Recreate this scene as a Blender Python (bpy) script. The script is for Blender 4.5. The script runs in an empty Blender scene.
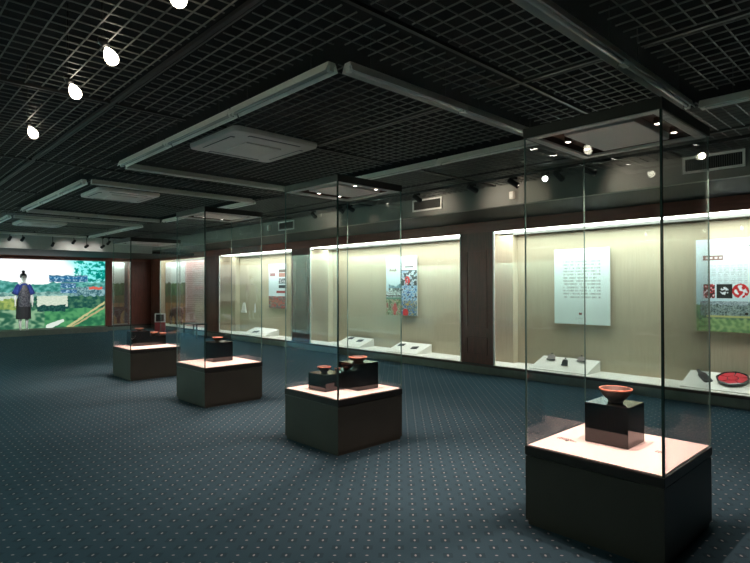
import bpy, math, random
from mathutils import Vector, Matrix, noise
random.seed(7)
C = bpy.context.scene.collection
SC = bpy.context.scene
PI = math.pi

# ------------------------------------------------------------------ materials
def new_mat(name):
    m = bpy.data.materials.new(name); m.use_nodes = True
    nt = m.node_tree; nt.nodes.clear()
    out = nt.nodes.new('ShaderNodeOutputMaterial')
    return m, nt, out

def N(nt, kind, **kw):
    n = nt.nodes.new('ShaderNode' + kind)
    for k, v in kw.items():
        setattr(n, k, v)
    return n

def pbr(name, col, rough=.5, metal=0., spec=.5, noise_amt=0., noise_scale=20., bump=0., stretch=None, coat=0.):
    m, nt, out = new_mat(name)
    b = N(nt, 'BsdfPrincipled')
    b.inputs['Roughness'].default_value = rough
    b.inputs['Metallic'].default_value = metal
    b.inputs['Specular IOR Level'].default_value = spec
    b.inputs['Coat Weight'].default_value = coat
    b.inputs['Coat Roughness'].default_value = .08
    b.inputs['Base Color'].default_value = (*col, 1)
    nt.links.new(b.outputs[0], out.inputs[0])
    tc = N(nt, 'TexCoord'); mp = N(nt, 'Mapping'); nz = N(nt, 'TexNoise')
    if stretch: mp.inputs['Scale'].default_value = stretch
    nz.inputs['Scale'].default_value = noise_scale; nz.inputs['Detail'].default_value = 4
    nt.links.new(tc.outputs['Object'], mp.inputs[0]); nt.links.new(mp.outputs[0], nz.inputs['Vector'])
    if noise_amt:
        mx = N(nt, 'Mix', data_type='RGBA', blend_type='MULTIPLY')
        cr = N(nt, 'MapRange')
        cr.inputs[1].default_value = .25; cr.inputs[2].default_value = .75
        cr.inputs[3].default_value = 1 - noise_amt; cr.inputs[4].default_value = 1 + noise_amt
        nt.links.new(nz.outputs[0], cr.inputs[0])
        mx.inputs[0].default_value = 1
        mx.inputs[6].default_value = (*col, 1)
        nt.links.new(cr.outputs[0], mx.inputs[7]); nt.links.new(mx.outputs[2], b.inputs['Base Color'])
    if bump:
        bp = N(nt, 'Bump'); bp.inputs['Strength'].default_value = bump; bp.inputs['Distance'].default_value = .002
        nt.links.new(nz.outputs[0], bp.inputs['Height']); nt.links.new(bp.outputs[0], b.inputs['Normal'])
    return m

def emit(name, col, s):
    m, nt, out = new_mat(name)
    e = N(nt, 'Emission'); e.inputs[0].default_value = (*col, 1); e.inputs[1].default_value = s
    nt.links.new(e.outputs[0], out.inputs[0]); return m

def picture_mat(name, emission=0., gain=1.):
    m, nt, out = new_mat(name)
    a = N(nt, 'VertexColor', layer_name='picture')
    if emission:
        e = N(nt, 'Emission'); e.inputs[1].default_value = emission
        nt.links.new(a.outputs[0], e.inputs[0]); nt.links.new(e.outputs[0], out.inputs[0])
    else:
        b = N(nt, 'BsdfPrincipled'); b.inputs['Roughness'].default_value = .45
        b.inputs['Specular IOR Level'].default_value = .3
        nt.links.new(a.outputs[0], b.inputs['Base Color']); nt.links.new(b.outputs[0], out.inputs[0])
    return m

def glass_mat(name, tint):
    m, nt, out = new_mat(name)
    t = N(nt, 'BsdfTransparent'); t.inputs[0].default_value = (*tint, 1)
    g = N(nt, 'BsdfGlossy'); g.inputs['Roughness'].default_value = .0
    g.inputs[0].default_value = (.95, 1, .98, 1)
    lw = N(nt, 'LayerWeight'); lw.inputs[0].default_value = .5
    p = N(nt, 'Math', operation='POWER'); p.inputs[1].default_value = 4.5
    a = N(nt, 'Math', operation='MULTIPLY_ADD'); a.inputs[1].default_value = .9; a.inputs[2].default_value = .035
    mx = N(nt, 'MixShader')
    nt.links.new(lw.outputs['Facing'], p.inputs[0]); nt.links.new(p.outputs[0], a.inputs[0])
    nt.links.new(a.outputs[0], mx.inputs[0]); nt.links.new(t.outputs[0], mx.inputs[1]); nt.links.new(g.outputs[0], mx.inputs[2])
    nt.links.new(mx.outputs[0], out.inputs[0]); return m

def carpet_mat():
    m, nt, out = new_mat('patterned_carpet')
    L = nt.links.new
    b = N(nt, 'BsdfPrincipled'); b.inputs['Roughness'].default_value = .95; b.inputs['Specular IOR Level'].default_value = .15
    L(b.outputs[0], out.inputs[0])
    g = N(nt, 'NewGeometry'); sp = N(nt, 'SeparateXYZ'); L(g.outputs['Position'], sp.inputs[0])
    def M(op, a, bb=None, c=None):
        n = N(nt, 'Math', operation=op)
        for i, v in enumerate((a, bb, c)):
            if v is None: continue
            if isinstance(v, (int, float)): n.inputs[i].default_value = v
            else: L(v, n.inputs[i])
        return n.outputs[0]
    u = M('DIVIDE', sp.outputs[0], .130); v = M('DIVIDE', sp.outputs[1], .1255)
    def cell(off):
        fu = M('SUBTRACT', M('FRACT', M('ADD', u, off)), .5)
        fv = M('SUBTRACT', M('FRACT', M('ADD', v, off)), .5)
        return fu, fv
    def dot(off, ra, rb):      # ra along the (1,1) diagonal, rb across
        fu, fv = cell(off)
        d1 = M('MULTIPLY', M('ADD', fu, fv), .707 / ra); d2 = M('MULTIPLY', M('SUBTRACT', fu, fv), .707 / rb)
        r = M('ADD', M('MULTIPLY', d1, d1), M('MULTIPLY', d2, d2))
        return M('SUBTRACT', 1, M('MINIMUM', r, 1)), M('MAXIMUM', M('ABSOLUTE', M('ADD', fu, fv)), M('ABSOLUTE', M('SUBTRACT', fu, fv)))
    dA, sA = dot(0., .105, .055); dB, sB = dot(.5, .055, .085)
    dots = M('MINIMUM', M('MULTIPLY', M('ADD', dA, dB), 1.6), 1)
    darkA = M('LESS_THAN', sA, .30)
    # fine weave
    wv = M('MULTIPLY', M('SINE', M('MULTIPLY', M('ADD', sp.outputs[0], sp.outputs[1]), 2 * PI / .0113)),
           M('SINE', M('MULTIPLY', M('SUBTRACT', sp.outputs[0], sp.outputs[1]), 2 * PI / .0113)))
    wv = M('MULTIPLY_ADD', wv, .16, 1.)
    tone = M('MULTIPLY', wv, M('SUBTRACT', 1.08, M('MULTIPLY', darkA, .22)))
    nz = N(nt, 'TexNoise'); nz.inputs['Scale'].default_value = 1.3; nz.inputs['Detail'].default_value = 3
    L(g.outputs['Position'], nz.inputs['Vector'])
    tone = M('MULTIPLY', tone, M('MULTIPLY_ADD', nz.outputs[0], .3, .85))
    vm = N(nt, 'VectorMath', operation='SCALE'); vm.inputs[0].default_value = CARPET
    L(tone, vm.inputs['Scale'])
    mx = N(nt, 'Mix', data_type='RGBA'); L(dots, mx.inputs[0]); L(vm.outputs[0], mx.inputs[6])
    mx.inputs[7].default_value = (.28, .29, .30, 1)
    L(mx.outputs[2], b.inputs['Base Color'])
    bp = N(nt, 'Bump'); bp.inputs['Strength'].default_value = .3; bp.inputs['Distance'].default_value = .002
    L(tone, bp.inputs['Height']); L(bp.outputs[0], b.inputs['Normal'])
    return m

def fabric_mat(name, col):
    m, nt, out = new_mat(name); L = nt.links.new
    b = N(nt, 'BsdfPrincipled'); b.inputs['Roughness'].default_value = .85; b.inputs['Specular IOR Level'].default_value = .2
    g = N(nt, 'NewGeometry'); mp = N(nt, 'Mapping'); mp.inputs['Scale'].default_value = (3, 9, .5)
    nz = N(nt, 'TexNoise'); nz.inputs['Scale'].default_value = 6; nz.inputs['Detail'].default_value = 5
    L(g.outputs['Position'], mp.inputs[0]); L(mp.outputs[0], nz.inputs['Vector'])
    cr = N(nt, 'MapRange'); cr.inputs[1].default_value = .3; cr.inputs[2].default_value = .7
    cr.inputs[3].default_value = .93; cr.inputs[4].default_value = 1.05
    L(nz.outputs[0], cr.inputs[0])
    mx = N(nt, 'Mix', data_type='RGBA', blend_type='MULTIPLY'); mx.inputs[0].default_value = 1
    mx.inputs[6].default_value = (*col, 1); L(cr.outputs[0], mx.inputs[7]); L(mx.outputs[2], b.inputs['Base Color'])
    L(b.outputs[0], out.inputs[0]); return m

CARPET = (.024, .060, .082)
M = dict(
    carpet=carpet_mat(),
    base=pbr('dark_lacquered_board', (.030, .030, .023), .42, noise_amt=.12, noise_scale=5),
    lip=pbr('dark_metal_lip', (.022, .022, .020), .35, metal=.3),
    deck=pbr('pale_pink_board', (.78, .68, .655), .55, noise_amt=.03, noise_scale=8),
    glass=glass_mat('clear_glass', (.985, .995, .99)),
    edge=pbr('green_glass_edge', (.030, .060, .050), .15, spec=.8),
    bead=pbr('pale_glass_edge', (.12, .20, .18), .15, spec=.8),
    canopy=pbr('dark_canopy_metal', (.035, .035, .030), .4, metal=.2),
    ring=pbr('grey_canopy_frame', (.78, .77, .72), .5),
    bronze=pbr('dark_bronze_channel', (.10, .045, .030), .3, metal=.5),
    lens=emit('warm_white_lamp_lens', (1., .86, .80), 9.),
    hot=emit('glowing_halogen_bulb', (1., .90, .72), 4.),
    cool=emit('cool_white_lamp_lens', (.95, 1., .97), 5.),
    black=pbr('glossy_black_acrylic', (.004, .004, .004), .05, spec=.5),
    clay=pbr('terracotta_clay_shaded', (.085, .045, .032), .6, noise_amt=.2, noise_scale=40, bump=.4),  # bowl walls darkened in colour for the shade from overhead lamps
    clayfoot=pbr('burnt_clay', (.10, .055, .035), .65, noise_amt=.2, noise_scale=40),
    wood=pbr('dark_red_wood', (.17, .040, .028), .38, noise_amt=.35, noise_scale=8, stretch=(6, 6, .6)),
    fascia=pbr('red_brown_fascia', (.26, .065, .045), .35, noise_amt=.25, noise_scale=6, stretch=(.5, .5, 5)),
    plinth=pbr('grey_stone_plinth', (.14, .148, .135), .5, noise_amt=.15, noise_scale=12),
    brownline=pbr('brown_metal_line', (.05, .022, .016), .4),
    cream=fabric_mat('beige_wall_fabric', (.49, .435, .315)),
    ledge=pbr('white_ledge', (.74, .74, .68), .5, noise_amt=.03),
    white=pbr('white_painted_metal', (.84, .84, .80), .45, noise_amt=.04),
    tubegrey=pbr('pale_grey_enamel', (.88, .87, .81), .4, noise_amt=.06),
    reflector=pbr('satin_reflector', (.92, .90, .84), .5, metal=0.),
    acwhite=pbr('off_white_plastic', (.84, .79, .73), .5, noise_amt=.03),
    slot=pbr('dark_slot', (.02, .02, .02), .6),
    soffit=pbr('grey_soffit_paint', (.22, .22, .20), .7, noise_amt=.05, noise_scale=2),
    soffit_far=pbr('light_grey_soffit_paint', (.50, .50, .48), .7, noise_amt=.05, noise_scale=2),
    under=pbr('black_underside', (.012, .012, .011), .7),
    grid=pbr('dark_grid_metal', (.15, .15, .138), .45, metal=.2),
    runner=pbr('black_runner_metal', (.030, .030, .028), .4, metal=.3),
    void=pbr('black_plenum', (.004, .004, .004), .9),
    blackmetal=pbr('black_metal', (.012, .012, .012), .4),
    wall=pbr('dark_grey_wall', (.10, .10, .095), .8),
    panel=emit('case_light_diffuser', (.93, 1., .94), 4.2),
    added_fill_bright=emit('added_teal_fill_light', (.50, .90, 1.), 42.),  # added fill glow for the far carpet
    added_fill=emit('added_bluish_fill_light', (.72, .95, 1.), 4.),
    screen=picture_mat('backlit_print', .40),
    print=picture_mat('matt_print'),
    pink=None,
    mannequin=pbr('white_mannequin_skin', (.78, .80, .78), .5),
    hair=pbr('black_hair', (.02, .02, .025), .5),
    blue=pbr('royal_blue_cloth', (.02, .045, .26), .8, noise_amt=.15),
    skirt=pbr('black_skirt_cloth', (.012, .014, .018), .8),
    red=pbr('red_paint', (.35, .02, .03), .4),
    ox=pbr('dark_brown_hide', (.09, .045, .028), .8, noise_amt=.3),
    silver=pbr('tarnished_silver', (.50, .44, .42), .4, metal=.3, noise_amt=.3, noise_scale=90),
    darksilver=pbr('blackened_silver', (.07, .08, .08), .4, metal=.3, noise_amt=.3, noise_scale=90),
    lacq_red=pbr('red_lacquer', (.55, .03, .05), .3, coat=.5),
    lacq_black=pbr('black_lacquer', (.012, .012, .012), .3, coat=.5),
    plain_white=pbr('white_reflection_and_frame', (.88, .86, .86), .7),
    ink=pbr('caption_ink', (.03, .02, .02), .6),
)
def tile_mat():
    m, nt, out = new_mat('pink_tiled_panel'); L = nt.links.new
    b = N(nt, 'BsdfPrincipled'); b.inputs['Roughness'].default_value = .4
    g = N(nt, 'NewGeometry'); mp = N(nt, 'Mapping'); mp.inputs['Rotation'].default_value = (0, PI / 2, 0)
    sp = N(nt, 'SeparateXYZ'); cb = N(nt, 'CombineXYZ'); L(g.outputs['Position'], sp.inputs[0])
    L(sp.outputs[1], cb.inputs[0]); L(sp.outputs[2], cb.inputs[1])
    br = N(nt, 'TexBrick'); br.offset = 0; br.inputs['Scale'].default_value = 1
    br.inputs['Brick Width'].default_value = .11; br.inputs['Row Height'].default_value = .07
    br.inputs['Mortar Size'].default_value = .006
    br.inputs['Color1'].default_value = (.72, .47, .46, 1); br.inputs['Color2'].default_value = (.78, .55, .53, 1)
    br.inputs['Mortar'].default_value = (.38, .24, .24, 1)
    L(cb.outputs[0], br.inputs['Vector']); L(br.outputs[0], b.inputs['Base Color']); L(b.outputs[0], out.inputs[0])
    return m
M['pink'] = tile_mat()

# ------------------------------------------------------------------ mesh builder
class MB:
    def __init__(s): s.v = []; s.f = []; s.sm = []
    def add(s, vs, fs, smooth=False, mat=None):
        o = len(s.v)
        s.v += [tuple(mat @ Vector(p)) if mat else tuple(p) for p in vs]
        s.f += [tuple(i + o for i in f) for f in fs]; s.sm += [smooth] * len(fs); return s
    def box(s, a, b, mat=None, bev=0.):
        x0, x1 = sorted((a[0], b[0])); y0, y1 = sorted((a[1], b[1])); z0, z1 = sorted((a[2], b[2]))
        if bev <= 0:
            v = [(x, y, z) for z in (z0, z1) for x, y in ((x0, y0), (x1, y0), (x1, y1), (x0, y1))]
            return s.add(v, [(3, 2, 1, 0), (4, 5, 6, 7), (0, 1, 5, 4), (1, 2, 6, 5), (2, 3, 7, 6), (3, 0, 4, 7)], False, mat)
        # chamfered box: three sections per axis through convex octagon rings
        def ring(z, i):
            return [(x0 + i + bev * 0, y0 + i + bev, z), (x0 + i + bev, y0 + i, z), (x1 - i - bev, y0 + i, z), (x1 - i, y0 + i + bev, z),
                    (x1 - i, y1 - i - bev, z), (x1 - i - bev, y1 - i, z), (x0 + i + bev, y1 - i, z), (x0 + i, y1 - i - bev, z)]
        R = ring(z0, bev) + ring(z0 + bev, 0) + ring(z1 - bev, 0) + ring(z1, bev)
        f = [tuple(range(7, -1, -1)), tuple(range(24, 32))]
        for k in range(3):
            for j in range(8):
                f.append((k * 8 + j, k * 8 + (j + 1) % 8, (k + 1) * 8 + (j + 1) % 8, (k + 1) * 8 + j))
        return s.add(R, f, False, mat)
    def lathe(s, prof, n=32, mat=None, smooth=True, cap=True):
        v = []
        for r, z in prof:
            v += [(r * math.cos(2 * PI * k / n), r * math.sin(2 * PI * k / n), z) for k in range(n)]
        f = []
        for i in range(len(prof) - 1):
            for k in range(n):
                f.append((i * n + k, i * n + (k + 1) % n, (i + 1) * n + (k + 1) % n, (i + 1) * n + k))
        s.add(v, f, smooth, mat)
        if cap:
            o = len(s.v) - len(v)
            s.f.append(tuple(o + k for k in range(n - 1, -1, -1))); s.sm.append(False)
            e = o + (len(prof) - 1) * n
            s.f.append(tuple(e + k for k in range(n))); s.sm.append(False)
        return s
    def tube(s, a, b, r, r2=None, n=12):
        a = Vector(a); b = Vector(b); d = b - a
        q = d.to_track_quat('Z', 'Y').to_matrix().to_4x4(); q.translation = a
        return s.lathe([(r, 0), (r if r2 is None else r2, d.length)], n, q)
    def build(s, name, mat, parent=None, loc=None):
        me = bpy.data.meshes.new(name); me.from_pydata(s.v, [], s.f)
        me.polygons.foreach_set('use_smooth', s.sm); me.update()
        me.materials.append(mat)
        o = bpy.data.objects.new(name, me); C.objects.link(o)
        if parent: o.parent = parent
        if loc: o.location = loc
        return o

def tag(o, label, cat, group=None, kind=None):
    o['label'] = label; o['category'] = cat
    if group: o['group'] = group
    if kind: o['kind'] = kind
    return o
def thing(name, label, cat, loc=(0, 0, 0), rz=0., group=None):
    o = bpy.data.objects.new(name, None); C.objects.link(o); o.empty_display_size = .1
    o.location = loc; o.rotation_euler = (0, 0, rz)
    return tag(o, label, cat, group)
def struct(o, label=None):
    o['kind'] = 'structure'
    if label: o['label'] = label
    return o
def copy_tree(o, parent=None):
    c = o.copy(); C.objects.link(c)
    if parent: c.parent = parent
    for ch in list(o.children): copy_tree(ch, c)
    return c

def painted(name, W, H, nx, ny, fn, mat, parent=None, M4=None, thick=.012):
    """a flat print W x H in its local XZ plane facing -Y (centre at origin), colours per vertex from fn(u,v)"""
    v = []; f = []; col = []
    for j in range(ny + 1):
        for i in range(nx + 1):
            u = i / nx; w = j / ny
            v.append(((u - .5) * W, 0, (w - .5) * H)); c = fn(u, w)
            col += [max(0, c[0]) ** 2.2, max(0, c[1]) ** 2.2, max(0, c[2]) ** 2.2, 1]
    for j in range(ny):
        for i in range(nx):
            a = j * (nx + 1) + i
            f.append((a, a + 1, a + nx + 2, a + nx + 1))
    # body behind the face
    o_ = len(v)
    hw, hh = W / 2, H / 2
    v += [(-hw, 0, -hh), (hw, 0, -hh), (hw, 0, hh), (-hw, 0, hh), (-hw, thick, -hh), (hw, thick, -hh), (hw, thick, hh), (-hw, thick, hh)]
    for c in range(8): col += [.6, .62, .6, 1]
    f += [(o_ + 5, o_ + 4, o_ + 7, o_ + 6), (o_, o_ + 4, o_ + 5, o_ + 1), (o_ + 1, o_ + 5, o_ + 6, o_ + 2), (o_ + 2, o_ + 6, o_ + 7, o_ + 3), (o_ + 3, o_ + 7, o_ + 4, o_)]
    if M4: v = [tuple(M4 @ Vector(p)) for p in v]
    me = bpy.data.meshes.new(name); me.from_pydata(v, [], f); me.update()
    a = me.color_attributes.new('picture', 'FLOAT_COLOR', 'POINT'); a.data.foreach_set('color', col)
    me.materials.append(mat)
    o = bpy.data.objects.new(name, me); C.objects.link(o)
    if parent: o.parent = parent
    return o

def lamp(kind, loc, energy, col=(1, 1, 1), target=None, size=.05, angle=60, blend=.6, name='lamp_light'):
    l = bpy.data.lights.new(name, kind); l.energy = energy; l.color = col
    if kind == 'SPOT':
        l.spot_size = math.radians(angle); l.spot_blend = blend; l.shadow_soft_size = size
    elif kind == 'POINT': l.shadow_soft_size = size
    elif kind == 'AREA': l.size = size
    o = bpy.data.objects.new(name, l); C.objects.link(o); o.location = loc
    if target is not None:
        o.rotation_euler = (Vector(target) - Vector(loc)).to_track_quat('-Z', 'Y').to_euler()
    return o

# ------------------------------------------------------------------ camera
cam_d = bpy.data.cameras.new('camera'); cam = bpy.data.objects.new('camera', cam_d); C.objects.link(cam)
SC.camera = cam
F, YAW, PITCH, ROLL = 547.765, math.radians(46.4524), math.radians(.5161), math.radians(-.1521)
cam_d.sensor_fit = 'HORIZONTAL'; cam_d.sensor_width = 36; cam_d.lens = F / 750 * 36; cam_d.clip_start = .02; cam_d.clip_end = 100
fw = Vector((math.cos(YAW) * math.cos(PITCH), math.sin(YAW) * math.cos(PITCH), math.sin(PITCH)))
rt = fw.cross(Vector((0, 0, 1))).normalized(); up = rt.cross(fw)
r2 = rt * math.cos(ROLL) + up * math.sin(ROLL); u2 = -rt * math.sin(ROLL) + up * math.cos(ROLL)
mw = Matrix((r2, u2, -fw)).transposed().to_4x4(); mw.translation = (0, 0, 1.5); cam.matrix_world = mw

# ------------------------------------------------------------------ room shell
XW, XB, XS = 7.80, 8.45, 6.45           # display wall face, case back, soffit face
YF, YFS = 20.0, 16.45                   # far wall, far soffit face
ZG, ZT = 2.88, 2.42                     # grid, window head
XL, YB = -3.2, -4.2
struct(MB().box((XL - .7, YB - .1, -.1), (XB + .3, YF + .9, 0)).build('floor', M['carpet']), 'dark teal carpet with rows of small pale dots')
struct(MB().box((XL - .7, YB - .1, 3.4), (XB + .3, YF + .9, 3.5)).build('ceiling', M['void']))
struct(MB().box((XL - .7, YB - .1, 0), (XL - .6, YF + .9, 3.4)).build('wall_left', M['cream']))
struct(MB().box((XL - .6, YB - .1, 0), (XL, YF + .9, .16)).build('wall_left_base', M['plinth']))
struct(MB().box((XL - .05, YB - .1, 2.42), (XL, YF + .9, 3.4)).build('wall_left_fascia', M['soffit']))
LBAYS = [(-2.5, 2.3), (3.1, 7.9), (8.7, 13.5), (14.3, 18.9)]  # lit bays added on the out-of-view wall to brighten carpet and ceiling fittings
for a, b in zip([YB] + [q[1] for q in LBAYS], [q[0] for q in LBAYS] + [YF]):
    struct(MB().box((XL - .05, a, .16), (XL, b, 2.42)).build('wall_left_pillar', M['wood']))
for a, b in LBAYS:
    struct(MB().box((XL - .55, a, 2.60), (XL - .06, b, 2.62)).build('trim_left_added_fill_light', M['added_fill' if b < 8 else 'added_fill_bright']))
struct(MB().box((XL, YB - .1, 0), (XB + .3, YB, 3.4)).build('wall_back', M['wall']))
# soffits
struct(MB().box((XS, YB, 2.6), (XS + .08, YF, 3.4)).build('trim_soffit_right', M['soffit']), 'grey bulkhead face above the display windows')
struct(MB().box((XS + .08, YB, 2.6), (XW + .2, YF, 2.66)).build('trim_soffit_right_underside', M['under']))
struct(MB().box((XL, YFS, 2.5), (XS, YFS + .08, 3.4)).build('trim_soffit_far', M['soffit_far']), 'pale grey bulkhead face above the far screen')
struct(MB().box((XL, YFS + .08, 2.5), (XW, YF + .2, 2.56)).build('trim_soffit_far_underside', M['under']))
# open grid ceiling
def slots_cut(a0, a1, cuts):
    segs = [(a0, a1)]
    for c0, c1 in cuts:
        ns = []
        for s0, s1 in segs:
            if c1 <= s0 or c0 >= s1: ns.append((s0, s1)); continue
            if c0 > s0: ns.append((s0, c0))
            if c1 < s1: ns.append((c1, s1))
        segs = ns
    return segs
RX0, RX1 = 2.08, 4.50
RINGS = [(-2.42, 1.32), (2.50, 6.20), (7.42, 10.95), (12.02, 15.72)]
holes = []                               # x0,x1,y0,y1
for (a, b) in RINGS:
    holes += [(RX0 - .10, RX0 + .10, a - .12, b + .12), (RX1 - .10, RX1 + .10, a - .12, b + .12),
              (RX0 - .10, RX1 + .10, a - .10, a + .10), (RX0 - .10, RX1 + .10, b - .10, b + .10)]
ACS = [(2.32, 4.15, .90), (2.40, 7.98, .86), (2.42, 12.9, .86)]
for x, y, s in ACS: holes.append((x + .02, x + s - .02, y + .02, y + s - .02))
# module joints: narrow black strips every 1.2 m
GX0, GX1, GY0, GY1 = XL, XS - .01, YB, YFS - .01
joints_x = [-1.7, -.2, 1.40, 3.28, 5.62]
joints_y = [.36 - 2.4, -.55, 2.0, 4.35, 6.86, 9.26, 11.6, 13.86]
g = MB(); t = .0032; h = .007
k = 0
x = GX0 + .03
while x < GX1:
    if not any(abs(x - j) < .03 for j in joints_x):
        cuts = [(q[2], q[3]) for q in holes if q[0] <= x <= q[1]] + [(j - .05, j + .05) for j in joints_y]
        for s0, s1 in slots_cut(GY0, GY1, cuts): g.box((x - t, s0, ZG), (x + t, s1, ZG + h))
    x += .1
y = GY0 + .02
while y < GY1:
    if not any(abs(y - j) < .03 for j in joints_y):
        cuts = [(q[0], q[1]) for q in holes if q[2] <= y <= q[3]] + [(j - .05, j + .05) for j in joints_x]
        for s0, s1 in slots_cut(GX0, GX1, cuts): g.box((s0, y - t, ZG + .001), (s1, y + t, ZG + h))
    y += .1
struct(g.build('ceiling_grid', M['grid']), 'black open square grid ceiling')
g = MB()
for j in joints_x:
    for s0, s1 in slots_cut(GY0, GY1, [(q[2], q[3]) for q in holes if q[0] <= j <= q[1]]): g.box((j - .014, s0, ZG - .004), (j + .012, s1, ZG + .02))
for j in joints_y:
    for s0, s1 in slots_cut(GX0, GX1, [(q[0], q[1]) for q in holes if q[2] <= j <= q[3]]): g.box((s0, j - .014, ZG - .003), (s1, j + .012, ZG + .018))
struct(g.build('trim_ceiling_runners', M['runner']))

# ------------------------------------------------------------------ right-hand display wall
PILLARS = [(.18, .85), (5.32, 5.99), (10.44, 11.17), (14.89, 15.78), (19.2, 20.0)]
BAYS = [(.85, 5.32), (5.99, 10.44), (11.17, 14.89), (15.78, 19.2)]
struct(MB().box((XW, YB, 0), (XB + .05, YF + .05, .125)).build('wall_right_base', M['plinth']), 'grey plinth under the display windows')
struct(MB().box((XW - .012, YB, .125), (XW + .03, YF, .16)).build('trim_sill_line', M['brownline']))
struct(MB().box((XW + .03, YB, .125), (XB + .05, YF + .05, .165)).build('trim_ledge', M['ledge']), 'white ledge inside the display windows')
struct(MB().box((XB, YB, .165), (XB + .1, YF + .6, 2.6)).build('wall_right', M['cream']), 'beige fabric back wall of the display windows')
struct(MB().box((XW, YB, ZT), (XW + .05, YF, 2.6)).build('trim_fascia_right', M['fascia']), 'dark red wooden fascia over the display windows')
struct(MB().box((XW, YB, .165), (XW + .05, .18, ZT)).build('wall_right_end', M['wood']))
for i, (a, b) in enumerate(PILLARS):
    m = MB().box((XW, a, .165), (XW + .03, b, ZT))
    # raised panel mouldings on the face
    w = b - a
    for z0, z1 in ((.32, .62), (.78, 2.12)):
        for q in ((a + .12, a + .14), (b - .14, b - .12)): m.box((XW - .008, q[0], z0), (XW + .001, q[1], z1))
        for q in ((z0, z0 + .02), (z1 - .02, z1)): m.box((XW - .008, a + .14, q[0]), (XW + .001, b - .14, q[1]))
    struct(m.build('wall_right_pillar', M['wood']), 'dark red wooden pillar between display windows')
    # cream returns behind the pillar (a structural column in the case)
    struct(MB().box((8.30, a - .07, .165), (XB + .001, b + .07, 2.42)).build('trim_case_column', M['cream']))
for i, (a, b) in enumerate(BAYS):
    # luminous ceiling of the case
    zz = .10 if i == 3 else 0
    struct(MB().box((XW + .05, a - .2, ZT + .012 + zz), (8.30, b + (.2 if i < 3 else .7), ZT + .03 + zz)).build('trim_case_light_diffuser', M['panel']), 'white glowing light strip along the top of a display window')
    struct(MB().box((8.30, a - .2, ZT - .03), (XB, b + .2, ZT + .03)).build('trim_case_shadow_line', M['plinth']))
    fr = MB(); wd = .022
    fr.box((XW - .006, a, .160), (XW + .022, a + wd, ZT)); fr.box((XW - .006, b - wd, .160), (XW + .022, b, ZT))
    fo = struct(fr.build('window_%d' % (i + 1), M['white']), 'glazed display window in the right-hand wall')
    MB().box((XW + .004, a + wd, .166), (XW + .014, b - wd, ZT - .001)).build('window_pane', M['glass'], fo)

# ------------------------------------------------------------------ far wall
struct(MB().box((XL, YF, 0), (XW, YF + .3, .13)).build('wall_far_base', M['plinth']))
struct(MB().box((XL, YF - .04, .13), (XW, YF + .3, .18)).build('trim_far_sill', M['brownline']), 'brown sill under the lit screen')
struct(MB().box((XL, YF, 2.395), (XW, YF + .3, 2.5)).build('trim_fascia_far', M['fascia']))
struct(MB().box((6.25, YF - .01, .18), (6.46, YF + .3, 2.395)).build('trim_far_post', M['wood']))
struct(MB().box((7.09, YF - .01, .18), (XW, YF + .3, 2.395)).build('wall_far_panel', M['wood']))
struct(MB().box((XL, YF, .18), (.6, YF + .3, 2.395)).build('wall_far_left', M['wood']))
struct(MB().box((XL - .7, YF + .8, 0), (XB + .3, YF + .9, 3.4)).build('wall_far', M['wall']))

def nz(u, v, s, seed=0.): return noise.noise(Vector((u * s, v * s, seed)))
def mixc(a, b, t):
    t = max(0, min(1, t)); return tuple(a[i] * (1 - t) + b[i] * t for i in range(3))
def sstep(a, b, x):
    t = max(0, min(1, (x - a) / (b - a))); return t * t * (3 - 2 * t)

def seg_d(u, v, a, b, asp):
    ax, ay = a[0] * asp, a[1]; bx, by = b[0] * asp, b[1]; px, py = u * asp, v
    dx, dy = bx - ax, by - ay; t = max(0, min(1, ((px - ax) * dx + (py - ay) * dy) / (dx * dx + dy * dy)))
    return math.hypot(px - ax - t * dx, py - ay - t * dy), t

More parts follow.
